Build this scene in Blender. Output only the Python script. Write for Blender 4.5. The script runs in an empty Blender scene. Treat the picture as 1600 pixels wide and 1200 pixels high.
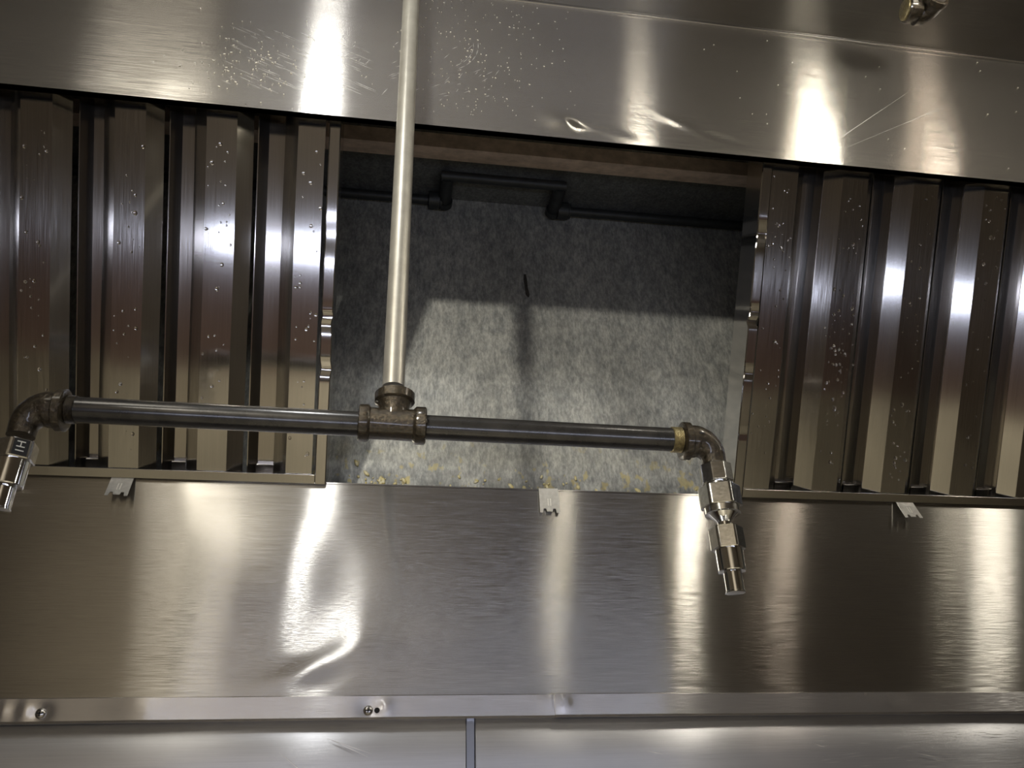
import bpy, bmesh, math, random
from math import sin, cos, pi, radians, sqrt, exp
from mathutils import Vector, Matrix
S = bpy.context.scene
COL = S.collection
random.seed(11)

# ------------------------------------------------------------------ camera
cam_d = bpy.data.cameras.new('camera'); cam = bpy.data.objects.new('camera', cam_d); COL.objects.link(cam)
R_ = Vector((0.98788306, -0.1526477, -0.02803088)); U_ = Vector((-0.05043128, -0.48653744, 0.87220296)); F_ = Vector((0.14677785, 0.8602209, 0.48834032))
B_ = -F_
cam.matrix_world = Matrix(((R_.x, U_.x, B_.x, 0), (R_.y, U_.y, B_.y, 0), (R_.z, U_.z, B_.z, 1.6), (0, 0, 0, 1)))
cam_d.sensor_width = 36; cam_d.lens = 1260/1600*36; cam_d.clip_start = .01
S.camera = cam

# ------------------------------------------------------------------ world, lights, exposure
w = bpy.data.worlds.new('world'); S.world = w; w.use_nodes = True
bg = w.node_tree.nodes['Background']; bg.inputs[0].default_value = (.9, .85, .78, 1); bg.inputs[1].default_value = .09
S.view_settings.view_transform = 'Standard'; S.view_settings.look = 'None'
S.view_settings.exposure = .14; S.view_settings.gamma = 1; S.view_settings.use_curve_mapping = False

def light(name, kind, loc, power, color, aim=None, **kw):
    d = bpy.data.lights.new(name, kind); d.energy = power; d.color = color
    for k, v in kw.items(): setattr(d, k, v)
    o = bpy.data.objects.new(name, d); COL.objects.link(o); o.location = loc
    if aim is not None: o.rotation_euler = (Vector(aim)-Vector(loc)).to_track_quat('-Z', 'Y').to_euler()
    return o
WARM = (1, .945, .83)
# spot lamp on the left that throws the pipe's shadow into the open gap
light('spot_lamp', 'SPOT', (-.56, -.45, 2.365), 40, WARM, aim=(.22, 1.0, 2.12), shadow_soft_size=.028, spot_size=radians(33), spot_blend=.45)
# small lamps hanging under the hood ceiling in front of the upper panel
for x, y, z, p, r, c in ((-.140, .28, 2.50, 3.2, .030, (.96, .98, 1)), (.43, .2, 2.50, .8, .025, WARM), (.74, .28, 2.50, 3.4, .035, WARM), (.98, .28, 2.50, .8, .03, (1, .86, .72)), (1.56, .2, 2.46, 3.5, .05, WARM), (-.46, .1, 2.48, 2.2, .11, WARM)):
    light('hood_lamp', 'POINT', (x, y, z), p, c, shadow_soft_size=r)
# added unseen spots that brighten the counter and floor mirrored in the filters
light('fill_spot', 'SPOT', (.1, -.15, 2.45), 58, WARM, aim=(.1, -.15, 0), shadow_soft_size=.05, spot_size=radians(80), spot_blend=.5)
light('fill_spot', 'SPOT', (.2, -1.6, 2.8), 90, (1, .95, .88), aim=(.2, -1.9, 0), shadow_soft_size=.08, spot_size=radians(95), spot_blend=.5)
light('wall_fill_spot', 'SPOT', (-.9, -1.9, 2.3), 60, (1, .93, .82), aim=(-.9, -2.9, 2.4), shadow_soft_size=.08, spot_size=radians(120), spot_blend=.6)  # added spot on the front wall, lightens the lower panel's left-hand reflection
# unseen cool light added below eye level for the bluish band in the filters
light('cool_band_light', 'AREA', (.15, -.35, 1.525), 2.6, (.72, .78, 1), aim=(.15, .8, 2.15), shape='RECTANGLE', size=1.3, size_y=.05)

# ------------------------------------------------------------------ node helpers
def mat(name):
    m = bpy.data.materials.new(name); m.use_nodes = True
    nt = m.node_tree; b = nt.nodes['Principled BSDF']
    return m, nt, b
def nd(nt, t, **kw):
    n = nt.nodes.new(t)
    for k, v in kw.items(): setattr(n, k, v)
    return n
def ramp(nt, fac, stops):
    r = nd(nt, 'ShaderNodeValToRGB'); e = r.color_ramp.elements
    while len(e) < len(stops): e.new(.5)
    for el, (p, c) in zip(e, stops):
        el.position = p; el.color = (*c, 1) if isinstance(c, tuple) else (c, c, c, 1)
    nt.links.new(fac, r.inputs[0]); return r.outputs[0]
def noise(nt, scale, vs=(1, 1, 1), detail=4, rough=.5, coord='Object', rot=(0, 0, 0)):
    tc = nd(nt, 'ShaderNodeTexCoord'); mp = nd(nt, 'ShaderNodeMapping'); mp.inputs['Scale'].default_value = vs; mp.inputs['Rotation'].default_value = rot
    nt.links.new(tc.outputs[coord], mp.inputs[0])
    n = nd(nt, 'ShaderNodeTexNoise'); n.inputs['Scale'].default_value = scale; n.inputs['Detail'].default_value = detail; n.inputs['Roughness'].default_value = rough
    nt.links.new(mp.outputs[0], n.inputs['Vector']); return n.outputs['Fac']
def mixc(nt, a, b, fac, mode='MIX'):
    m = nd(nt, 'ShaderNodeMix', data_type='RGBA', blend_type=mode)
    for s, v in ((m.inputs[6], a), (m.inputs[7], b), (m.inputs[0], fac)):
        if hasattr(v, 'is_output'): nt.links.new(v, s)
        elif isinstance(v, tuple): s.default_value = (*v, 1)
        else: s.default_value = v
    return m.outputs[2]
def bump(nt, h, b, strength=.2, dist=.001):
    n = nd(nt, 'ShaderNodeBump'); n.inputs['Strength'].default_value = strength; n.inputs['Distance'].default_value = dist
    nt.links.new(h, n.inputs['Height']); nt.links.new(n.outputs[0], b.inputs['Normal']); return n

def brushed(name, base, grain, tangent, rough=.27, aniso=1.0, sharp=.14, sharpmix=.3, gvar=.05, wav=0.0, haze=0.0, tilt=.7, fscale=3.4, spread=0.0):
    """brushed stainless steel: an anisotropic lobe that spreads along `tangent` plus a tighter polished one"""
    m, nt, b = mat(name)
    g = noise(nt, 1, grain, 3, .6)
    c = ramp(nt, g, [(.3, tuple(x*(1-gvar) for x in base)), (.7, tuple(min(1, x*(1+gvar)) for x in base))])
    sm = noise(nt, 7, (1, 1, 1), 4, .6)
    c = mixc(nt, c, ramp(nt, sm, [(.3, .9), (.75, 1.0)]), 1.0, 'MULTIPLY')
    nt.links.new(c, b.inputs['Base Color'])
    b.inputs['Metallic'].default_value = 1; b.inputs['Anisotropic'].default_value = aniso
    r = ramp(nt, g, [(.25, max(0, rough-.02)), (.75, rough+.03)]); nt.links.new(r, b.inputs['Roughness'])
    t = nd(nt, 'ShaderNodeCombineXYZ')
    for i in range(3): t.inputs[i].default_value = tangent[i]
    nt.links.new(t.outputs[0], b.inputs['Tangent'])
    b2 = nd(nt, 'ShaderNodeBsdfPrincipled'); b2.inputs['Metallic'].default_value = 1; nt.links.new(c, b2.inputs['Base Color'])
    b2.inputs['Roughness'].default_value = sharp
    # the brushing itself: fine grooves tilt the surface back and forth along the tangent
    if wav:
        wv = noise(nt, 5, (1, 1, 1), 1, .4)
        b3 = nd(nt, 'ShaderNodeBump'); b3.inputs['Strength'].default_value = 1; b3.inputs['Distance'].default_value = wav
        nt.links.new(wv, b3.inputs['Height']); base_n = b3.outputs[0]
    else: base_n = nd(nt, 'ShaderNodeNewGeometry').outputs['Normal']
    fine = noise(nt, 1, tuple(q*fscale if q > 100 else q*2.5 for q in grain), 1, .5)
    sb = nd(nt, 'ShaderNodeMath', operation='SUBTRACT'); nt.links.new(fine, sb.inputs[0]); sb.inputs[1].default_value = .5
    ml = nd(nt, 'ShaderNodeMath', operation='MULTIPLY'); nt.links.new(sb.outputs[0], ml.inputs[0]); ml.inputs[1].default_value = tilt
    lobes = []
    for k in ((-spread, 0, spread) if spread else (0,)):
        ak = nd(nt, 'ShaderNodeMath', operation='ADD'); nt.links.new(ml.outputs[0], ak.inputs[0]); ak.inputs[1].default_value = k
        vs = nd(nt, 'ShaderNodeVectorMath', operation='SCALE'); nt.links.new(t.outputs[0], vs.inputs[0]); nt.links.new(ak.outputs[0], vs.inputs['Scale'])
        va = nd(nt, 'ShaderNodeVectorMath', operation='ADD'); nt.links.new(base_n, va.inputs[0]); nt.links.new(vs.outputs[0], va.inputs[1])
        vn = nd(nt, 'ShaderNodeVectorMath', operation='NORMALIZE'); nt.links.new(va.outputs[0], vn.inputs[0])
        p_ = b if not lobes else nd(nt, 'ShaderNodeBsdfPrincipled')
        if lobes:
            p_.inputs['Metallic'].default_value = 1; p_.inputs['Anisotropic'].default_value = aniso
            nt.links.new(c, p_.inputs['Base Color']); nt.links.new(r, p_.inputs['Roughness']); nt.links.new(t.outputs[0], p_.inputs['Tangent'])
        nt.links.new(vn.outputs[0], p_.inputs['Normal']); lobes.append(p_.outputs[0])
    acc = lobes[0]
    for i, l_ in enumerate(lobes[1:]):
        mm = nd(nt, 'ShaderNodeMixShader'); mm.inputs[0].default_value = 1/(i+2); nt.links.new(acc, mm.inputs[1]); nt.links.new(l_, mm.inputs[2]); acc = mm.outputs[0]
    nt.links.new(base_n, b2.inputs['Normal'])
    mx = nd(nt, 'ShaderNodeMixShader'); mx.inputs[0].default_value = sharpmix
    out = nt.nodes['Material Output']
    if haze:
        b4 = nd(nt, 'ShaderNodeBsdfPrincipled'); b4.inputs['Metallic'].default_value = 1; nt.links.new(c, b4.inputs['Base Color']); b4.inputs['Roughness'].default_value = .6
        mh = nd(nt, 'ShaderNodeMixShader'); mh.inputs[0].default_value = haze; nt.links.new(acc, mh.inputs[1]); nt.links.new(b4.outputs[0], mh.inputs[2]); bsrc = mh.outputs[0]
    else: bsrc = acc
    nt.links.new(bsrc, mx.inputs[1]); nt.links.new(b2.outputs[0], mx.inputs[2]); nt.links.new(mx.outputs[0], out.inputs['Surface'])
    return m
TILT = radians(35)
VD = (0, -sin(TILT), cos(TILT))                      # up the slope of the filters
STEEL = (.60, .575, .53)
M = {}
M['steel'] = brushed('brushed_steel', STEEL, (10, 1600, 1600), (0, 0, 1), .18, 1.0, .14, .08, tilt=.5, haze=.17, spread=.17)
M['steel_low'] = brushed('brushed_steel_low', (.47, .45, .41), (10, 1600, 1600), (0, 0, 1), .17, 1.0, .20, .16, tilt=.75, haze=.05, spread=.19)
M['steel_ceiling'] = brushed('dull_ceiling_steel', (.33, .32, .30), (10, 1600, 1600), (0, 1, 0), .24, 1.0, .22, .2, tilt=.4, spread=.15)
M['steel_trim'] = brushed('trim_steel', (.64, .62, .60), (10, 1600, 1600), (0, 0, 1), .18, 1.0, .16, .15, tilt=.5, haze=.28, spread=.15)
M['steel_wall'] = brushed('wall_steel', (.66, .655, .66), (10, 1400, 1400), (0, 0, 1), .3, .95, .3, .1, tilt=.5, haze=.5, spread=.15)
M['filter_steel'] = brushed('filter_steel', (.56, .54, .51), (900, 8, 900), (1, 0, 0), .17, .9, .10, .45, wav=.0006, tilt=.3)
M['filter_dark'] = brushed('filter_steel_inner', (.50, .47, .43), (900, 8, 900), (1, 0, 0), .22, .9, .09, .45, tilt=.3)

def simple(name, col, rough=.5, metal=0, nz=None, bstr=.3, bd=.001, **kw):
    m, nt, b = mat(name)
    if nz:
        f = noise(nt, nz[0], (1, 1, 1), 5, .6); nt.links.new(ramp(nt, f, [(.3, nz[1]), (.7, col)]), b.inputs['Base Color'])
        bump(nt, f, b, bstr, bd)
    else: b.inputs['Base Color'].default_value = (*col, 1)
    b.inputs['Roughness'].default_value = rough; b.inputs['Metallic'].default_value = metal
    for k, v in kw.items(): b.inputs[k].default_value = v
    return m
M['chrome'] = simple('chrome_plate', (.80, .80, .79), .07, 1)
M['chrome_worn'] = simple('worn_plated_metal', (.80, .79, .76), .2, 1, (240, (.58, .57, .52)), .15, .0005)
M['pipe_light'] = simple('greasy_grey_pipe', (.47, .45, .38), .38, .5, (60, (.38, .355, .30)), .15, .0006)
M['pipe_dark'] = simple('black_iron_pipe', (.072, .068, .062), .27, .5, (55, (.035, .034, .032)), .2, .0006, **{'Coat Weight': .5, 'Coat Roughness': .15})
M['fitting'] = simple('greasy_iron_fitting', (.105, .082, .05), .27, .6, (330, (.02, .017, .013)), .9, .0012, **{'Coat Weight': .6, 'Coat Roughness': .12})
M['thread'] = simple('brassy_sealed_thread', (.50, .42, .22), .3, .7, (300, (.2, .16, .08)), .6, .0008)
M['clip'] = simple('galvanised_clip', (.62, .61, .58), .38, .85, (150, (.5, .49, .46)), .1, .0003)
M['screw'] = simple('zinc_screw', (.55, .53, .5), .25, 1)
M['hole'] = simple('dark_hole', (.01, .01, .01), .8)
M['scratch'] = simple('scratched_steel', (.85, .83, .78), .45, .8)
M['mark'] = simple('engraved_mark', (.82, .80, .74), .4, .6)
M['drop'] = simple('water', (1, 1, 1), .02, 0, **{'Transmission Weight': 1.0, 'IOR': 1.33})
M['grime'] = simple('black_grime', (.02, .02, .018), .45, 0, (200, (.06, .055, .045)), .6, .002)
M['speck'] = simple('dried_grease_speck', (.75, .70, .58), .35, 0)
M['yellow'] = simple('yellow_grease', (.52, .42, .12), .3, 0, (200, (.60, .56, .40)), .5, .001)
M['sooty_pipe'] = simple('sooty_pipe', (.030, .034, .034), .5, .3, (90, (.018, .02, .02)), .4, .001)
M['rust_flange'] = simple('pinkish_scaled_metal', (.86, .70, .60), .6, 0, (45, (.50, .40, .34)), .8, .002)

# galvanised plenum sheet
def plenum_mat(name, lo, hi, yellow=False):
    m, nt, b = mat(name)
    a = noise(nt, 85, (1, 1, .5), 8, .75); big = noise(nt, 5, (1.3, 1, .6), 4, .6); fine = noise(nt, 260, (1, 1, .35), 3, .7)
    c = ramp(nt, a, [(.36, lo), (.62, hi)])
    c = mixc(nt, c, ramp(nt, big, [(.35, .72), (.65, 1.05)]), 1.0, 'MULTIPLY')
    c = mixc(nt, c, ramp(nt, fine, [(.4, .72), (.6, 1.15)]), .8, 'MULTIPLY')
    tc = nd(nt, 'ShaderNodeTexCoord')
    v = nd(nt, 'ShaderNodeTexVoronoi'); v.inputs['Scale'].default_value = 42; v.inputs['Randomness'].default_value = 1
    nt.links.new(tc.outputs['Object'], v.inputs['Vector'])
    c = mixc(nt, c, tuple(x*.45 for x in hi), ramp(nt, v.outputs['Distance'], [(.14, .3), (.2, 0.0)]))
    if yellow:
        sep = nd(nt, 'ShaderNodeSeparateXYZ'); nt.links.new(tc.outputs['Object'], sep.inputs[0])
        hz = nd(nt, 'ShaderNodeMapRange'); hz.inputs[1].default_value = 2.09; hz.inputs[2].default_value = 2.0; nt.links.new(sep.outputs[2], hz.inputs[0])
        yn = noise(nt, 70, (1, 1, .8), 2, .5)
        mu = nd(nt, 'ShaderNodeMath', operation='MULTIPLY'); nt.links.new(ramp(nt, yn, [(.60, 0.0), (.66, 1.0)]), mu.inputs[0]); nt.links.new(hz.outputs[0], mu.inputs[1])
        c = mixc(nt, c, (.50, .42, .18), mu.outputs[0])
        dz = nd(nt, 'ShaderNodeMapRange'); dz.inputs[1].default_value = 2.035; dz.inputs[2].default_value = 2.0; nt.links.new(sep.outputs[2], dz.inputs[0])
        wn = noise(nt, 30, (1, 1, .5), 4, .7)
        mu2 = nd(nt, 'ShaderNodeMath', operation='MULTIPLY'); nt.links.new(ramp(nt, wn, [(.45, 0.0), (.55, .8)]), mu2.inputs[0]); nt.links.new(dz.outputs[0], mu2.inputs[1])
        c = mixc(nt, c, (.06, .065, .065), mu2.outputs[0])
    nt.links.new(c, b.inputs['Base Color']); b.inputs['Metallic'].default_value = .35; b.inputs['Roughness'].default_value = .55
    bump(nt, a, b, .5, .0015); return m
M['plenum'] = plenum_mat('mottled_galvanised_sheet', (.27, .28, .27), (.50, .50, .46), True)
M['plenum_top'] = plenum_mat('dark_galvanised_sheet', (.10, .105, .10), (.17, .175, .165))  # same sheet in darker greys for the plenum ceiling and ends

# ------------------------------------------------------------------ mesh helpers
def link(name, bm, m, parent=None, smooth=False, mats=None, auto=None):
    me = bpy.data.meshes.new(name); bmesh.ops.recalc_face_normals(bm, faces=bm.faces); bm.to_mesh(me); bm.free()
    o = bpy.data.objects.new(name, me); COL.objects.link(o)
    for x in (mats or [m]): me.materials.append(x)
    if parent: o.parent = parent
    if smooth:
        me.polygons.foreach_set('use_smooth', [True]*len(me.polygons))
    if auto is not None:
        bm2 = bmesh.new(); bm2.from_mesh(me)
        for e in bm2.edges:
            if len(e.link_faces) == 2 and e.calc_face_angle(0) > radians(auto): e.smooth = False
        bm2.to_mesh(me); bm2.free()
        me.polygons.foreach_set('use_smooth', [True]*len(me.polygons))
    return o
def empty(name, loc=(0, 0, 0), rot=(0, 0, 0)):
    o = bpy.data.objects.new(name, None); COL.objects.link(o); o.location = loc; o.rotation_euler = rot; o.empty_display_size = .05; return o
def tag(o, label, cat, group=None, kind=None):
    o['label'] = label; o['category'] = cat
    if group: o['group'] = group
    if kind: o['kind'] = kind
    return o
def box(bm, x0, x1, y0, y1, z0, z1, mi=0):
    v = [bm.verts.new((x, y, z)) for x in (x0, x1) for y in (y0, y1) for z in (z0, z1)]
    for f in ((0, 1, 3, 2), (4, 6, 7, 5), (0, 4, 5, 1), (2, 3, 7, 6), (0, 2, 6, 4), (1, 5, 7, 3)):
        bm.faces.new([v[i] for i in f]).material_index = mi
    return v
def bevel(bm, w, seg=2):
    bmesh.ops.bevel(bm, geom=list(bm.edges), offset=w, segments=seg, affect='EDGES', profile=.5, clamp_overlap=True)
def frame_axes(d):
    d = Vector(d).normalized(); a = Vector((0, 0, 1)) if abs(d.z) < .9 else Vector((1, 0, 0))
    u = d.cross(a).normalized(); return d, u, d.cross(u)
def lathe(bm, prof, origin, axis, n=48, phase=0, shape=None, cap=True):
    """prof: (distance along axis, radius[, sides]); sides 0 = round, 6/8 = hexagon or octagon"""
    d, u, v = frame_axes(axis); o = Vector(origin); rings = []
    for p in prof:
        t, r = p[0], p[1]; s = p[2] if len(p) > 2 else 0; ring = []
        for i in range(n):
            a = 2*pi*i/n; rr = r
            if s:
                k = ((a+phase) % (2*pi/s))-pi/s; rr = min(r/cos(k)*1.0, r*1.11) if s == 6 else r/cos(k)
            ring.append(bm.verts.new(o+d*t+(u*cos(a)+v*sin(a))*rr))
        rings.append(ring)
    for a, b in zip(rings, rings[1:]):
        for i in range(n): bm.faces.new((a[i], a[(i+1) % n], b[(i+1) % n], b[i]))
    if cap: bm.faces.new(rings[0]); bm.faces.new(rings[-1][::-1])
def sweep(bm, pts, rads, n=32, cap=True):
    pts = [Vector(p) for p in pts]; rings = []; up = None
    for i, p in enumerate(pts):
        d = (pts[min(i+1, len(pts)-1)]-pts[max(i-1, 0)]).normalized()
        if up is None: up = frame_axes(d)[1]
        u = (up-d*up.dot(d)).normalized(); up = u; v = d.cross(u)
        rings.append([bm.verts.new(p+(u*cos(2*pi*k/n)+v*sin(2*pi*k/n))*rads[i]) for k in range(n)])
    for a, b in zip(rings, rings[1:]):
        for i in range(n): bm.faces.new((a[i], a[(i+1) % n], b[(i+1) % n], b[i]))
    if cap: bm.faces.new(rings[0]); bm.faces.new(rings[-1][::-1])
def arc(c, r, a0, a1, ux, uy, n=10):
    c = Vector(c); ux = Vector(ux); uy = Vector(uy)
    return [c+ux*(r*cos(a0+(a1-a0)*i/n))+uy*(r*sin(a0+(a1-a0)*i/n)) for i in range(n+1)]
def profile(bm, pts, v0, v1, th=.0009, ax='v', cut=None, seg=24, disp=None):
    """open sheet profile (u,w) extruded along local Y, given real thickness"""
    P = [Vector((a, b)) for a, b in pts]; off = []
    for i, p in enumerate(P):
        t = (P[min(i+1, len(P)-1)]-P[max(i-1, 0)]).normalized(); off.append(p+Vector((-t.y, t.x))*-th)
    loop = P+off[::-1]; rings = []
    for k in range(seg+1):
        s = v0+(v1-v0)*k/seg; ring = []
        for q in loop:
            z = q.y; x = q.x
            if disp: x, z = disp(x, s, z)
            ring.append(bm.verts.new((x, s, z)))
        rings.append(ring)
    n = len(loop)
    for a, b in zip(rings, rings[1:]):
        for i in range(n): bm.faces.new((a[i], a[(i+1) % n], b[(i+1) % n], b[i]))
    bm.faces.new(rings[0]); bm.faces.new(rings[-1][::-1])
def hump(x, z, cx, cz, sx, sz, h, ang=0):
    a, b = x-cx, z-cz; c, s = cos(ang), sin(ang); a, b = a*c+b*s, -a*s+b*c
    q = (a/sx)**2+(b/sz)**2
    return h*exp(-q) if q < 12 else 0
def grid_panel(bm, x0, x1, z0, z1, y, nx, nz, f, th=.0015):
    """vertical sheet facing -Y with real dents (f gives the displacement toward the viewer) and a back face"""
    fr = [[bm.verts.new((x0+(x1-x0)*i/nx, y-f(x0+(x1-x0)*i/nx, z0+(z1-z0)*k/nz), z0+(z1-z0)*k/nz)) for i in range(nx+1)] for k in range(nz+1)]
    for k in range(nz):
        for i in range(nx): bm.faces.new((fr[k][i], fr[k][i+1], fr[k+1][i+1], fr[k+1][i]))
    bk = [[bm.verts.new((v.co.x, v.co.y+th, v.co.z)) for v in row] for row in (fr[0], fr[-1])]
    for row, b in ((fr[0], bk[0]), (fr[-1], bk[1])):
        for i in range(nx): bm.faces.new((row[i], b[i], b[i+1], row[i+1]))
def sliver(bm, a, b, wd, y, mi, normal=(0, -1, 0), h=.00025, f=None):
    """a hair-thin raised scratch between two (x,z) points"""
    ax, az = a; bx, bz = b; dx, dz = bx-ax, bz-az; L = sqrt(dx*dx+dz*dz); px, pz = -dz/L*wd/2, dx/L*wd/2
    g = f or (lambda x, z: 0)
    pts = [(ax, az), (ax+dx*.5+px, az+dz*.5+pz), (bx, bz), (ax+dx*.5-px, az+dz*.5-pz)]
    top = [bm.verts.new((x, y-g(x, z)-h, z)) for x, z in pts]
    fc = bm.faces.new(top); fc.material_index = mi

# ------------------------------------------------------------------ the kitchen around (seen only in the steel)
XL, XR, YF = -2.4, 3.2, -2.9
room = simple('quarry_tile', (.25, .165, .13), .45, 0, (6, (.18, .115, .095)), .1, .001)
wallm = simple('kitchen_wall_paint', (.47, .43, .35), .6, 0, (3, (.36, .32, .26)), .1, .001)
ceilm = simple('kitchen_ceiling_tile', (.45, .42, .36), .8, 0, (4, (.38, .35, .30)), .1, .001)
def struct(name, bm, m, **kw):
    o = link(name, bm, m, **kw); o['kind'] = 'structure'; return o
b = bmesh.new(); box(b, XL, XR, YF, 1.06, -.1, 0); struct('floor', b, room)
b = bmesh.new(); box(b, XL, XR, YF-.1, YF, 0, 3.0); struct('wall_front', b, wallm)
b = bmesh.new(); box(b, XL-.1, XL, YF, 1.06, 0, 3.0); struct('wall_left', b, wallm)
b = bmesh.new(); box(b, XR, XR+.1, YF, 1.06, 0, 3.0); struct('wall_right', b, wallm)
b = bmesh.new(); box(b, XL, XR, YF, 1.06, 3.0, 3.1); struct('ceiling', b, ceilm)

# cook line counter under the hood, below the picture
b = bmesh.new(); box(b, -1.6, 2.1, -.55, .55, 0, .9); bevel(b, .01)
struct('counter', b, simple('counter_tan_steel', (.60, .55, .42), .4, .2, (2.5, (.30, .27, .21)), .1, .001))

# ------------------------------------------------------------------ wall cladding below the hood, two sheets and a seam
YW = .952
b = bmesh.new()
fw = lambda x, z: .002*sin(2.1*x+.4)*sin(5*z)
for x0, x1 in ((XL, .0985), (.1095, XR)):
    grid_panel(b, x0, x1, 0.0, 1.728, YW, 60, 30, fw)
random.seed(5)
for a_, b_ in (((-.098, 1.683), (-.062, 1.656)), ((-.048, 1.695), (-.004, 1.676)), ((-.052, 1.696), (.0, 1.679)), ((.30, 1.678), (.32, 1.674)), ((.50, 1.683), (.515, 1.678)), ((.62, 1.672), (.66, 1.664)), ((-.37, 1.66), (-.36, 1.655))):
    sliver(b, a_, b_, .0011, YW-.0025, 1, f=fw)
for k in range(90):
    x = random.uniform(.5, .85); z = random.uniform(1.655, 1.70); L = random.uniform(.005, .04); s = -(x-.62)*.5+random.uniform(-.1, .1)
    sliver(b, (x, z), (x+L, z+L*s*.6), .0004, YW-.0025, 1, f=fw)
wb = struct('wall_back', b, None, smooth=True, mats=[M['steel_wall'], M['scratch']])
b = bmesh.new(); box(b, XL, XR, YW+.006, YW+.1, 0, 1.715); struct('wall_back_core', b, M['steel_wall']).name = 'wall_back_backing'
b = bmesh.new(); box(b, .099, .1089, YW+.0005, YW+.0058, 0, 1.728); bevel(b, .0008); struct('trim_3', b, simple('seam_strip_steel', (.30, .31, .34), .35, 1))

# ------------------------------------------------------------------ angle trim along the foot of the hood, two lengths
def trim(name, x0, x1, bumps, yy, zt):
    b = bmesh.new(); nx = int((x1-x0)/.004)
    def f(x, z):
        s = 0
        for c in bumps: s += hump(x, z, *c)
        return s+.0006*sin(9*x)+.0004*sin(23*x+1)
    # cross-section: top return, front face, bottom return
    sec = [(.012, zt), (.002, zt), (0, zt-.001)]+[(0, zt-.001-.0215*k/8) for k in range(1, 9)]+[(.002, zt-.0245), (.012, zt-.0245)]
    rows = []
    for i in range(nx+1):
        x = x0+(x1-x0)*i/nx
        rows.append([b.verts.new((x, yy+dy-(f(x, z) if dy < .005 else 0), z+.0009*sin(3.1*x+1))) for dy, z in sec])
    for A, B in zip(rows, rows[1:]):
        for j in range(len(sec)-1): b.faces.new((A[j], B[j], B[j+1], A[j+1]))
    b.faces.new(rows[0]); b.faces.new(rows[-1][::-1])
    return struct(name, b, M['steel_trim'], auto=40)
YT = .940
t1 = trim('trim_1', XL+.01, .199, [(-.336, 1.722, .008, .008, -.0016), (-.372, 1.724, .005, .008, .0014), (-.352, 1.724, .004, .008, .0010), (-.008, 1.723, .009, .009, -.0014), (.012, 1.723, .006, .008, .0014), (.19, 1.728, .012, .01, .0012), (-.24, 1.726, .03, .02, .0015)], YT, 1.7365)
t2 = trim('trim_2', .197, XR-.01, [(.205, 1.728, .012, .012, .002), (.57, 1.735, .003, .003, .0012), (.60, 1.726, .02, .01, .0008)], YT-.0016, 1.7368)
for sx in (-.336, -.008):
    b = bmesh.new(); lathe(b, [(0, .0052), (.0012, .0050), (.0026, .0036), (.0031, .0016)], (sx, YT+.0010, 1.7215), (0, -1, 0), 28)
    s = link('screw', b, M['screw'], t1, auto=50)
    b = bmesh.new()
    for L, Wd in ((.0030, .0006), (.0006, .0030)): box(b, sx-L, sx+L, YT-.0023, YT-.0017, 1.7215-Wd, 1.7215+Wd)
    link('cross_slot', b, M['hole'], s)
b = bmesh.new(); lathe(b, [(0, .0028), (.0006, .0028)], (.0015, YT-.0006, 1.7215), (0, -1, 0), 20); link('screw_hole', b, M['hole'], t1)

# ------------------------------------------------------------------ the exhaust hood
hood = empty('exhaust_hood', (0, .95, 1.73))
tag(hood, 'large brushed stainless steel exhaust hood holding the baffle filters', 'exhaust hood')
def hpart(name, bm, m, **kw):
    o = link(name, bm, m, **kw); o.parent = hood; o.matrix_parent_inverse = Matrix.Translation((0, -.95, -1.73)); return o
HX0, HX1 = -1.6, 2.2
# lower panel with its big dent
def dent_low(x, z):
    s = hump(x, z, -.055, 1.80, .075, .06, -.0026, .3)+hump(x, z, -.09, 1.757, .06, .014, .0022, .42)+hump(x, z, -.02, 1.79, .035, .04, .0012)
    s += hump(x, z, -.05, 1.88, .05, .06, -.0018)+hump(x, z, .36, 1.86, .09, .10, .0012)+hump(x, z, -.28, 1.85, .12, .1, -.0012)
    s += hump(x, z, .12, 1.84, .06, .09, .0010)+.0005*sin(7*x+1)*sin(11*z)
    e = max(0, min(1, (z-1.737)/.02))*max(0, min(1, (1.985-z)/.02)); return s*e
b = bmesh.new(); ZP = 1.985
grid_panel(b, HX0, HX1, 1.722, ZP, .95, 760, 66, dent_low)
# folded top edge of the grease channel
box(b, HX0, HX1, .9492, .9552, ZP-.0005, ZP+.0012); box(b, HX0, HX1, .9535, .9552, ZP-.012, ZP)
hpart('lower_panel', b, None, smooth=False, mats=[M['steel_low']], auto=35)
b = bmesh.new(); box(b, HX0, HX1, .9545, 1.012, 1.955, 1.9575); box(b, HX0, HX1, .9545, .957, 1.9575, 1.972)
hpart('grease_channel', b, M['grime'])
# upper panel above the filters
ZS0, ZS1, YS = 2.3240, 2.5690, .674
def dent_up(x, z):
    s = hump(x, z, .185, 2.346, .020, .012, .0055, -.25)+hump(x, z, .235, 2.342, .035, .004, -.0020, -.2)
    s += hump(x, z, .345, 2.362, .03, .006, .0014, -.45)+hump(x, z, .385, 2.35, .03, .004, -.0014, -.25)+.0004*sin(6*x)
    e = max(0, min(1, (z-ZS0)/.006)); return s*e
b = bmesh.new(); grid_panel(b, HX0, HX1, ZS0, ZS1, YS, 900, 66, dent_up)
box(b, HX0, HX1, YS, YS+.008, ZS0-.0012, ZS0+.0004)
random.seed(8)
def scratch_arc(cx, cz, r, a0, a1, n=5, wd=.0006):
    for k in range(n):
        p, q = a0+(a1-a0)*k/n, a0+(a1-a0)*(k+1)/n
        sliver(b, (cx+r*cos(p), cz+r*sin(p)), (cx+r*cos(q), cz+r*sin(q)), wd, YS, 1)
for r in (.045, .050, .060): scratch_arc(.245, 2.45, r, 2.4, 3.7)
for r in (.05, .056): scratch_arc(.03, 2.47, r, -1.0, .1)
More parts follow.
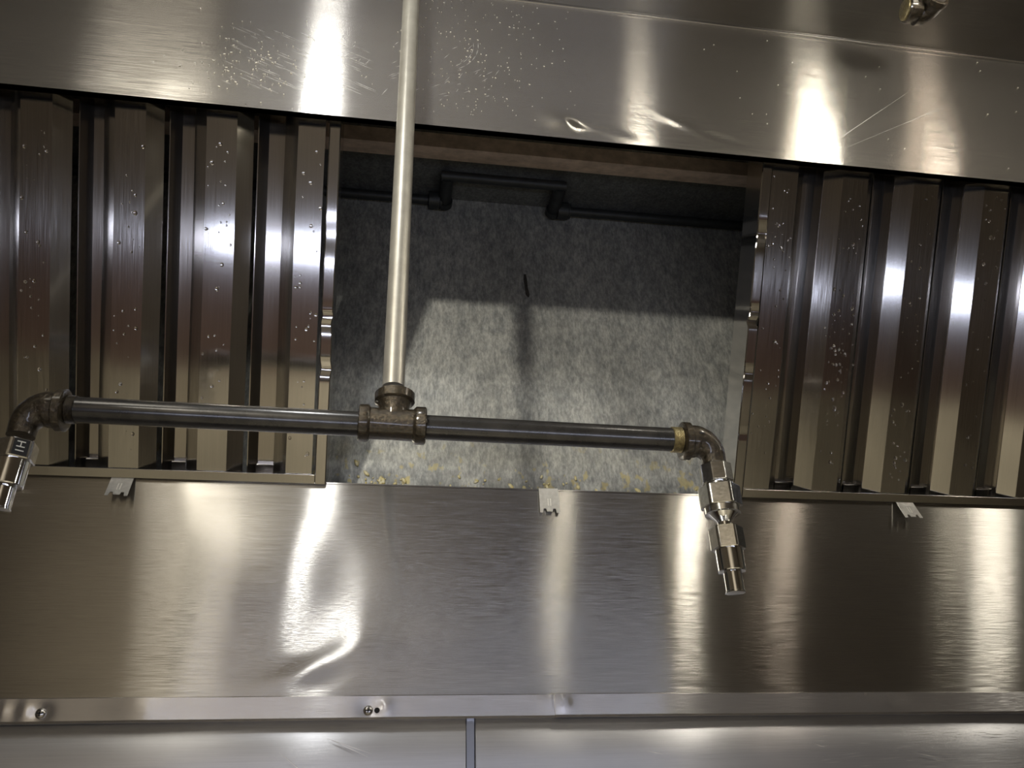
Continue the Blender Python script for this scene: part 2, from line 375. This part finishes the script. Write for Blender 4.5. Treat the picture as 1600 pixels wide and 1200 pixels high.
for k in range(70):
    x = random.uniform(-.22, -.06); z = random.uniform(2.36, 2.46); L = random.uniform(.008, .035)
    sliver(b, (x, z), (x+L, z-L*.45), .0003, YS, 1)
for k in range(50):
    x = random.uniform(-.10, .12); z = random.uniform(2.36, 2.46); L = random.uniform(.004, .015); a = random.uniform(.3, 1.2)
    sliver(b, (x, z), (x+L*cos(a), z+L*sin(a)), .0003, YS, 1)
sliver(b, (.54, 2.36), (.68, 2.475), .0006, YS, 1); sliver(b, (.55, 2.35), (.74, 2.46), .0003, YS, 1)
sliver(b, (.40, 2.385), (.405, 2.42), .0006, YS, 1)
hpart('upper_panel', b, None, mats=[M['steel'], M['scratch']], auto=35)
b = bmesh.new(); box(b, HX0, HX1, .05, YS+.001, ZS1, ZS1+.003); hpart('ceiling_panel', b, M['steel_ceiling'])
b = bmesh.new(); box(b, HX0, HX1, YS-.003, YS, ZS1-.0035, ZS1); bevel(b, .001); hpart('ceiling_seam', b, M['screw'])
# plenum behind the filters
YB, ZC = 1.008, 2.515
b = bmesh.new(); box(b, HX0, HX1, YB, YB+.002, 1.955, ZC)
hpart('plenum_back', b, M['plenum'])
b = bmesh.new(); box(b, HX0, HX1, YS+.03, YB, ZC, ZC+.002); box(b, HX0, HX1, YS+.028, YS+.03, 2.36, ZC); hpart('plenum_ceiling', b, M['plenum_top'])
b = bmesh.new()
for v in box(b, HX0, .572, .868, .915, ZC-.006, ZC): v.co.z -= .022 if v.co.y < .9 and v.co.z < ZC-.003 else 0
hpart('flange_strip', b, M['rust_flange'])
for xx in (HX0, HX1-.002):
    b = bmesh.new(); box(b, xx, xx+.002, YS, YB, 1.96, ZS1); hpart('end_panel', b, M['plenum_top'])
# stains on the plenum back
b = bmesh.new()
pts = [(.198, 2.372, .0020), (.1985, 2.360, .0028), (.1995, 2.345, .0024), (.201, 2.333, .0032), (.202, 2.328, .001)]
for (x, z, r), (x2, z2, r2) in zip(pts, pts[1:]):
    v = [b.verts.new(p) for p in ((x-r, YB-.0008, z), (x+r, YB-.0008, z), (x2+r2, YB-.0008, z2), (x2-r2, YB-.0008, z2))]; b.faces.new(v)
hpart('drip_stain', b, M['grime'])

# ------------------------------------------------------------------ baffle filters
FO = (.945, 1.982)            # Y and Z of the front bottom edge of both filters
FL = .448
def make_filter(name, x0, x1, faces, backs, dents, label, open_right):
    """x0..x1 outer edges; local X across, local Y up the slope, local Z toward the cook"""
    e = empty(name, (x0, FO[0], FO[1]), (radians(125), 0, 0)); W = x1-x0
    tag(e, label, 'filter', 'baffle grease filters')
    D = .046
    def rail(px0, px1, inner, dn):
        b = bmesh.new()
        def dsp(u, v, w):
            s = 0
            for dv, depth, wid in dn:
                q = exp(-((v-dv)/wid)**2); s += depth*q
            return (u + (s*.5 if w > -.01 else 0), w-(abs(s)*.9 if w > -.01 else 0))
        P = [(px0, -D), (px0, -.0012), (px0+.0012, 0), (px1-.0012, 0), (px1, -.0012), (px1, -.012)]
        if inner < 0: P = [(px0, -.012), (px0, -.0012), (px0+.0012, 0), (px1-.0012, 0), (px1, -.0012), (px1, -D)]
        profile(b, P, 0, FL, .0009, seg=150, disp=dsp)
        return link('side_rail', b, M['filter_steel'], e, auto=30)
    rail(0, .0135, 1, dents if not open_right else [])
    rail(W-.0135, W, -1, dents if open_right else [])
    b = bmesh.new()
    box(b, .0005, W-.0005, 0, .0012, -D, -.0002); box(b, .0135, W-.0135, .0002, .011, -.0012, 0); bevel(b, .0003, 1)
    link('bottom_rail', b, M['filter_steel'], e)
    b = bmesh.new(); box(b, .0005, W-.0005, FL-.0012, FL, -D, -.0002); box(b, .0135, W-.0135, FL-.011, FL, -.0012, 0); link('top_rail', b, M['filter_steel'], e)
    for (a, c, fl, fr) in faces:                          # front channels: face a..c, flank widths
        a -= x0; c -= x0; P = []
        if fl: P += [(a-fl, -.0185), (a-fl, -.017), (a-.0006, -.0040)]
        else: P += [(a, -.030), (a, -.0045)]
        P += [(a, -.0035), (c, -.0035)]
        if fr: P += [(c+.0006, -.0040), (c+fr, -.017), (c+fr, -.0185)]
        else: P += [(c, -.0045), (c, -.030)]
        b = bmesh.new(); ph = random.uniform(0, 6)
        profile(b, P, .0015, FL-.0015, .0008, seg=40, disp=lambda u, v, w_: (u+.0004*sin(14*v+ph), w_+.0005*sin(11*v+ph*2)))
        link('front_baffle', b, M['filter_steel'], e, auto=12)
    for (a, c) in backs:                                  # rear channels, open toward the cook
        a -= x0; c -= x0
        P = [(a-.010, -.022), (a-.009, -.022), (a, -.040), (c, -.040), (c+.011, -.024), (c+.012, -.024)]
        b = bmesh.new(); ph = random.uniform(0, 6)
        profile(b, P, .0015, FL-.0015, .0008, seg=40, disp=lambda u, v, w_: (u, w_+.0006*sin(9*v+ph)))
        link('rear_baffle', b, M['filter_dark'], e, auto=12)
    # little stop plates at the foot of the gaps
    for (a, c) in backs:
        a -= x0; c -= x0; b = bmesh.new(); box(b, a-.001, c+.001, .0015, .016, -.039, -.030); bevel(b, .001, 1); link('foot_tab', b, M['filter_dark'], e)
    return e
random.seed(3)
XLf = (-.585, -.0745)
lf = make_filter('baffle_filter', XLf[0], XLf[1],
    [(-.571, -.530, 0, .016), (-.5245+.012, -.4900, .0155, .0165), (-.4265, -.3930, .0155, .0165), (-.3265, -.2930, .0160, .0165), (-.2265, -.1925, .0160, .0165), (-.1235, -.0925, .0165, 0)],
    [(-.466, -.440), (-.361, -.338), (-.262, -.239), (-.162, -.138)],
    [(.205, .004, .006), (.142, .003, .007), (.20, -.003, .012), (.30, .0012, .02)],
    'baffle filter left of the open gap, its lower part crossed by the black horizontal pipe', True)
XRf = (.452, .962)
rf = make_filter('baffle_filter', XRf[0], XRf[1],
    [(.4675, .5030, 0, .014), (.5645, .6000, .0195, .013), (.6655, .7010, .0195, .013), (.7680, .8030, .0195, .013), (.8700, .9050, .0195, .013), (.930, .948, .012, 0)],
    [(.526, .5450), (.628, .646), (.7300, .7480), (.832, .8500)],
    [(.345, .0065, .012), (.245, .0035, .006), (.232, -.003, .005), (.165, .003, .006), (.085, .001, .006)],
    'baffle filter at the right of the open gap, bent left rail and many water drops', False)

def onfilter(x, v, w_=0):      # world point of a spot on the filter plane
    return Vector((x, FO[0]-v*sin(TILT)-w_*cos(TILT), FO[1]+v*cos(TILT)-w_*sin(TILT)))
NF = Vector((0, -cos(TILT), -sin(TILT)))
def drops(name, spots, label):
    b = bmesh.new()
    for x, v, w_, r in spots:
        p = onfilter(x, v, w_); m_ = Matrix.Translation(p) @ NF.to_track_quat('Z', 'Y').to_matrix().to_4x4() @ Matrix.Diagonal((r, r*random.uniform(.9, 1.3), r*.6, 1))
        bmesh.ops.create_icosphere(b, subdivisions=2, radius=1, matrix=m_)
    o = link(name, b, M['drop'], smooth=True); tag(o, label, 'water drops', kind='stuff'); return o
random.seed(21)
def spots(faces, n, vlo, vhi, weights):
    out = []
    for _ in range(n):
        a, c = random.choices(faces, weights)[0]
        out.append((random.uniform(a+.002, c-.002), random.uniform(vlo, vhi), -.0035, random.choice((.0009, .0011, .0013, .0016, .0022))))
    return out
lfaces = [(-.4265, -.393), (-.3265, -.293), (-.2265, -.1925), (-.1235, -.0925)]
drops('water_drops', spots(lfaces, 130, .03, .40, [1, 1.4, 1.6, 1.6]), 'clear water drops scattered over the baffle filter left of the gap')
rfaces = [(.4675, .503), (.5645, .600), (.6655, .701), (.768, .803)]
drops('water_drops', spots(rfaces, 190, .03, .42, [1, 1.6, 1.8, 1.1])+[(random.gauss(.585, .008), random.gauss(.20, .035), -.0035, random.choice((.001, .0014, .0022))) for _ in range(50)], 'clear water drops scattered over the baffle filter right of the gap')
# dried specks on the upper panel
b = bmesh.new(); random.seed(4)
def speck(x, z, r):
    bmesh.ops.create_icosphere(b, subdivisions=1, radius=1, matrix=Matrix.Translation((x, YS-.0004, z)) @ Matrix.Rotation(random.uniform(-.8, .8), 4, 'Y') @ Matrix.Diagonal((r*random.choice((1, 1, 2.2)), .0005, r, 1)))
for _ in range(150): speck(random.gauss(-.185, .035), random.gauss(2.395, .03), random.choice((.0004, .0005, .0008)))
for _ in range(220): speck(random.gauss(.09, .06), random.uniform(2.345, 2.56), random.choice((.0003, .0004, .0006)))
for _ in range(30): speck(random.uniform(.3, .9), random.uniform(2.345, 2.56), .0005)
b.verts.ensure_lookup_table()
for v in [v for v in b.verts if v.co.z > ZS1-.005 or v.co.z < ZS0+.002]: v.co.z = min(max(v.co.z, ZS0+.003), ZS1-.006)
o = link('dried_specks', b, M['speck']); tag(o, 'tiny pale dried specks splashed on the upper steel panel', 'splashes', kind='stuff')
# yellow grease crumbs along the channel in the open gap
b = bmesh.new(); random.seed(14)
for _ in range(120):
    x = random.choice((random.uniform(-.05, .44), random.gauss(.20, .05), random.gauss(-.03, .03))); z = 1.985+abs(random.gauss(0, .012)); r = random.choice((.001, .0015, .0022, .003))
    bmesh.ops.create_icosphere(b, subdivisions=1, radius=1, matrix=Matrix.Translation((x, YB-.0005, z+.012)) @ Matrix.Rotation(random.uniform(-1, 1), 4, 'Y') @ Matrix.Diagonal((r, .0012, r*random.uniform(.8, 2.2), 1)))
o = link('grease_crumbs', b, M['yellow'], smooth=True); tag(o, 'yellow grease crumbs along the bottom of the open gap between filters', 'grease', kind='stuff')

# ------------------------------------------------------------------ hanging clips on the edge of the lower panel
def clip(x, tilt, label, roll=0):
    e = empty('metal_clip', (x, .9480, 1.9862), (tilt, roll, 0)); tag(e, label, 'clip', 'clips on the edge of the lower panel')
    W, H, t = .0125, .033, .0009
    b = bmesh.new()
    out = [(-W, 0), (W, 0), (W, -H), (W*.70, -H), (W*.62, -H+.0055), (W*.36, -H+.0055), (W*.28, -H+.0015), (-W*.28, -H+.0015), (-W*.36, -H+.0055), (-W*.62, -H+.0055), (-W*.70, -H), (-W, -H)]
    f = [b.verts.new((p[0], -t, p[1])) for p in out]; k = [b.verts.new((p[0], 0, p[1])) for p in out]
    b.faces.new(f); b.faces.new(k[::-1])
    for i in range(len(out)): b.faces.new((f[i], f[(i+1) % len(out)], k[(i+1) % len(out)], k[i]))
    link('plate', b, M['clip'], e)
    b = bmesh.new(); box(b, -W, W, -t, .009, 0, t); bevel(b, .0003, 1); link('top_hook', b, M['clip'], e)
    b = bmesh.new()
    for s in (-.0016, .0016): box(b, s-.0006, s+.0006, -t-.0005, -t, -.024, -.014)
    link('pressed_rib', b, M['mark'], e)
    return e
clip(-.3095, radians(-22), 'small bright metal clip on the panel edge below the left filter', 0)
clip(.2045, radians(-4), 'small grey metal clip on the panel edge below the open gap', 0)
clip(.7000, radians(-24), 'small bright metal clip on the panel edge below the right filter', 0)

# ------------------------------------------------------------------ fire suppression drop: riser, tee, cross pipe, elbows, nozzles
YP = .635; ZT = 1.9148; XT = .0035
pipe = empty('suppression_pipe', (XT, YP, ZT)); tag(pipe, 'T-shaped greasy pipe hanging in front of the hood with a nozzle at each end', 'pipe')
def pp(name, bm, m, parent=None, **kw):
    o = link(name, bm, m, **kw)
    if parent is None: o.parent = pipe; o.matrix_parent_inverse = Matrix.Translation((-XT, -YP, -ZT))
    else: o.parent = parent
    return o
b = bmesh.new(); lathe(b, [(0, .0098), (.62, .0098)], (.0012, YP, 1.951), (-.0035, 0, 1)); pp('vertical_pipe', b, M['pipe_light'], auto=40)
sl = (.2607+.2599); ax = Vector((1, 0, (1.9104-1.9151)/sl)).normalized()
RP = .0108
b = bmesh.new(); lathe(b, [(0, RP), (.2450, RP)], Vector((-.268, YP, 1.9153)), ax); o1 = pp('horizontal_pipe', b, M['pipe_dark'], auto=40)
b = bmesh.new(); lathe(b, [(0, RP), (.236, RP)], Vector((.0295, YP, 1.9128)), ax); pp('horizontal_pipe', b, M['pipe_dark'], auto=40)
# tee
def lump(bm, amp):
    for v in bm.verts:
        c = v.co; s = sin(c.x*900+c.z*700)*sin(c.y*800+c.x*300)*.5+sin(c.z*1500)*sin(c.x*1300+c.y*900)*.5
        v.co = c+Vector((0, 1, .3)).normalized()*0+v.normal*amp*s if v.normal.length else c
b = bmesh.new(); t0 = Vector((-.0270, YP, 1.9144))
lathe(b, [(0, .0150), (.0008, .0162), (.0070, .0164), (.0085, .0158), (.0100, .0140), (.028, .0136), (.0465, .0140), (.0485, .0160), (.0495, .0166), (.0570, .0166), (.0580, .0152)], t0, ax, 56)
lathe(b, [(0, .0120), (.012, .0125), (.0185, .0130), (.0235, .0150), (.0245, .0170), (.0250, .0176), (.0325, .0176), (.0332, .0168), (.0336, .0120)], (.0030, YP, 1.9110), (-.003, 0, 1), 56)
bmesh.ops.recalc_face_normals(b, faces=b.faces); b.normal_update(); lump(b, .00025)
pp('tee_fitting', b, M['fitting'], auto=35)
# elbows
def elbow(side, xc, zc, xn, label):
    b = bmesh.new(); s = side
    # collar and body run outward then bend down to the nozzle
    r = .0165; c = Vector((xn-s*r, YP, zc-r)); A = arc(c, r, pi/2, 0, (s, 0, 0), (0, 0, 1), 12)
    p = [Vector((xc, YP, zc)), Vector((xc+s*.004, YP, zc))]
    pts = p+A+[Vector((xn, YP, zc-r-.008))]
    n = len(pts); rr = []
    for i in range(n):
        f = i/(n-1); rr.append(.0150 if f < .2 else .0150-(f-.2)/.8*.0045)
    sweep(b, pts, rr, 40)
    lathe(b, [(0, .0122), (.0006, .0165), (.0012, .0176), (.0068, .0176), (.0080, .0158), (.0088, .0145)], (xc-s*.0035, YP, zc), (s, 0, 0), 48)
    bmesh.ops.recalc_face_normals(b, faces=b.faces); b.normal_update(); lump(b, .0002)
    return pp('elbow_fitting', b, M['fitting'], auto=40)
er = elbow(1, .2665, 1.9097, .2915, '')
el = elbow(-1, -.2655, 1.9140, -.2915, '')
# exposed thread beside the right elbow
b = bmesh.new(); prof = []
for k in range(7): prof += [(k*.0014, .0112), (k*.0014+.0007, .0119)]
lathe(b, prof, (.2535, YP, 1.9107), (1, 0, 0), 40); pp('pipe_thread', b, M['thread'], auto=60)
b = bmesh.new(); lathe(b, [(t*.8-.0, r_-.0002) for t, r_ in prof], (-.2620+.0, YP, 1.9151), (1, 0, 0), 40); pp('pipe_thread', b, M['fitting'], auto=60)
def letters(txt, size, mtx, m, parent, name, depth=.0004):
    cu = bpy.data.curves.new(name, 'FONT'); cu.body = txt; cu.size = size; cu.extrude = depth; cu.align_x = 'CENTER'; cu.align_y = 'CENTER'; cu.offset = .0
    tmp = bpy.data.objects.new(name, cu); COL.objects.link(tmp); tmp.matrix_world = mtx
    bpy.context.view_layer.update(); dg = bpy.context.evaluated_depsgraph_get()
    me = bpy.data.meshes.new_from_object(tmp.evaluated_get(dg)); me.transform(mtx)
    bpy.data.objects.remove(tmp)
    o = bpy.data.objects.new(name, me); COL.objects.link(o); me.materials.clear(); me.materials.append(m)
    o.parent = parent; o.matrix_parent_inverse = parent.matrix_world.inverted() if parent.parent is None else Matrix.Identity(4); return o
def face_mtx(p, n, up):
    n = Vector(n).normalized(); up = Vector(up); up = (up-n*up.dot(n)).normalized(); x = up.cross(n)
    return Matrix(((x.x, up.x, n.x, p[0]), (x.y, up.y, n.y, p[1]), (x.z, up.z, n.z, p[2]), (0, 0, 0, 1)))
nrm = Vector((0, -1, -.15))
letters('S', .0058, face_mtx((.2893, YP-.0100, 1.9080), (.35, -1, .45), (.45, 0, 1)), M['fitting'], er, 'cast_letter', .0006)
letters('B', .0058, face_mtx((.2950, YP-.0098, 1.9015), (.55, -1, .30), (.9, 0, 1)), M['fitting'], er, 'cast_letter', .0006)
b = bmesh.new(); box(b, .2755, .2795, YP-.0152, YP-.0135, 1.9105, 1.9122)
link('cast_bar', b, M['hole'], er)

def nozzle(x, ztop, rings, label):
    """rings: list of (name, material, profile) going down from ztop, profile = (dz, r, sides)"""
    parts = []
    root = None
    for name, m, prof in rings:
        b = bmesh.new(); lathe(b, prof, (x, YP, ztop), (0, 0, -1), 96, phase=PH[0])
        o = link(name, b, m, auto=22)
        if root is None: root = o; o.parent = pipe; o.matrix_parent_inverse = Matrix.Translation((-XT, -YP, -ZT)); o['label'] = label
        else: o.parent = root
        parts.append(o)
    return root, parts
PH = [radians(8)]
rn, _ = nozzle(.2918, 1.8860, [
    ('nozzle', M['chrome_worn'], [(.0210, .0085), (.0212, .0160, 6), (.0220, .0165, 6), (.0395, .0165, 6), (.0402, .0160, 6), (.0404, .0155), (.0408, .0158), (.0460, .0156), (.0462, .0128), (.0475, .0100)]),
    ('hex_nut', M['chrome_worn'], [(-.0005, .0110), (.0, .0128, 8), (.0008, .0135, 8), (.0165, .0135, 8), (.0172, .0128, 8), (.0173, .0110), (.0212, .0110)]),
    ('swivel_neck', M['chrome'], [(.0455, .0135), (.0515, .0075), (.0535, .0060), (.0570, .0056), (.0580, .0085), (.0590, .0095), (.0605, .0095)]),
    ('hex_body', M['chrome_worn'], [(.0585, .0100), (.0588, .0128, 6), (.0597, .0134, 6), (.0775, .0134, 6), (.0782, .0128, 6), (.0783, .0110)]),
    ('barrel', M['chrome'], [(.0775, .0110), (.0776, .0120), (.0965, .0118), (.0972, .0112), (.0974, .0080)]),
    ('tip', M['chrome'], [(.0965, .0078), (.1060, .0078), (.1135, .0078), (.1142, .0084), (.1150, .0084), (.1153, .0078), (.1154, .0072)]),
], 'chrome nozzle with a long swivel joint')
PH = [radians(4)]
ln, _ = nozzle(-.2915, 1.8830, [
    ('nozzle', M['chrome_worn'], [(0, .0100), (.0002, .0132, 6), (.0010, .0138, 6), (.0150, .0138, 6), (.0158, .0132, 6), (.0159, .0110)]),
    ('barrel', M['chrome'], [(.0155, .0110), (.0156, .0124), (.0362, .0122), (.0370, .0115), (.0372, .0080)]),
    ('tip', M['chrome'], [(.0365, .0078), (.0500, .0078), (.0545, .0078), (.0550, .0083), (.0558, .0083), (.0561, .0074)]),
], 'short chrome nozzle with 1H stamped in pale letters')

# ------------------------------------------------------------------ elbow and pipe hanging at the upper right corner
fx, fy, fz = .656, .592, 2.522
fit = empty('pipe_drop', (fx, fy, fz)); tag(fit, 'dark greasy pipe elbow near the hood ceiling in the upper right corner', 'pipe fitting')
def fp(name, bm, m, **kw):
    o = link(name, bm, m, **kw); o.parent = fit; o.matrix_parent_inverse = Matrix.Translation((-fx, -fy, -fz)); return o
b = bmesh.new()
lathe(b, [(0, .0155), (.0015, .0170), (.008, .0170), (.0095, .0140), (.018, .0132)], (fx-.020, fy-.004, fz+.002), (1, -.12, -.06), 40)
sweep(b, arc((fx-.004, fy-.014, fz), .014, pi/2, 0, (1, 0, 0), (0, 1, 0), 10), [.0132]*11, 32)
lathe(b, [(0, .0132), (.006, .0140), (.007, .0160), (.014, .0160), (.015, .014)], (fx+.010, fy-.012, fz), (.05, -1, .12), 40)
bmesh.ops.recalc_face_normals(b, faces=b.faces); b.normal_update(); lump(b, .0003)
fp('elbow_fitting', b, M['fitting'], auto=40)
b = bmesh.new(); lathe(b, [(0, .0105), (.9, .0105)], (fx+.0105, fy-.022, fz+.001), (.03, -1, .0), 40); fp('pipe_stub', b, M['pipe_light'], auto=40)
b = bmesh.new(); lathe(b, [(0, .0125), (.0010, .0138), (.0030, .0138), (.0032, .0100)], (fx-.0225, fy-.0037, fz+.0022), (1, -.12, -.06), 40); fp('brass_ring', b, M['thread'], auto=40)

# ------------------------------------------------------------------ sooty pipe with a raised loop in the back corner of the plenum
cp = empty('duct_pipe', (.15, .985, 2.497)); tag(cp, 'sooty black pipe with a raised loop along the top rear of the open gap', 'pipe')
def cpp(name, bm, m, **kw):
    o = link(name, bm, m, **kw); o.parent = cp; o.matrix_parent_inverse = Matrix.Translation((-.15, -.985, -2.497)); return o
YC, ZK = .988, 2.492
b = bmesh.new(); lathe(b, [(0, .0078), (1.35, .0078)], (-1.3, YC, ZK), (1, 0, 0), 24); cpp('pipe_run', b, M['sooty_pipe'], auto=40)
b = bmesh.new(); lathe(b, [(0, .0078), (1.25, .0078)], (.262, YC, ZK), (1, 0, 0), 24); cpp('pipe_run', b, M['sooty_pipe'], auto=40)
def union(x):
    b = bmesh.new(); lathe(b, [(0, .010), (.001, .0145), (.018, .0145), (.019, .0120), (.022, .0120)], (x, YC, ZK), (1, 0, 0), 24); cpp('coupling', b, M['sooty_pipe'], auto=40)
union(.042); union(.252)
YL = .925; ZL = 2.4935
for x in (.068, .247):
    b = bmesh.new(); sweep(b, [(x, YC+.006, ZK)]+arc((x, YL+.01, ZL-.0+.0-.000), .0, 0, 0, (0, 1, 0), (0, 0, 1), 1)[:1], [.0105, .0105], 24)
    lathe(b, [(0, .0130), (.010, .0130)], (x, YC+.008, ZK), (0, -1, 0), 24)
    cpp('loop_elbow', b, M['sooty_pipe'], auto=40)
b = bmesh.new(); lathe(b, [(0, .0080), (.197, .0080)], (.059, YL+.008, ZL), (1, 0, 0), 24); cpp('loop_pipe', b, M['sooty_pipe'], auto=40)

bpy.context.view_layer.update()
# stamp on the left nozzle, written sideways up its flat
def hex_mark(txt, x, z, n, r, root, size, rot):
    p = Vector((x, YP, z))+n*r; up = Vector((0, 0, 1)); side = up.cross(n)
    u = up*cos(rot)+side*sin(rot)
    letters(txt, size, face_mtx(p, n, u), M['mark'], root, 'stamped_text', .0002)
bpy.context.view_layer.update()
cd = Vector((.55, -.83, 0)).normalized(); best = None
for k in range(6):
    pl = [p_ for p_ in ln.data.polygons if abs(p_.normal.z) < .1 and p_.area > 2e-6]
for p_ in pl:
    if best is None or p_.normal.dot(cd) > best.dot(cd): best = p_.normal.copy()
best.z = 0; best.normalize(); upz = Vector((0, 0, 1)); rt = upz.cross(best)
pc = Vector((-.2915, YP, 1.8830-.0079))+best*.01385
b = bmesh.new(); mt = face_mtx(pc, best, upz)
bmesh.ops.create_cube(b, size=1, matrix=mt @ Matrix.Diagonal((.0110, .0132, .0003, 1)))
o = link('stamp_patch', b, M['hole']); o.parent = ln; o.matrix_parent_inverse = Matrix.Identity(4)
letters('1H', .0088, face_mtx(pc+best*.0003, best, -rt), M['mark'], ln, 'stamped_text', .0002)
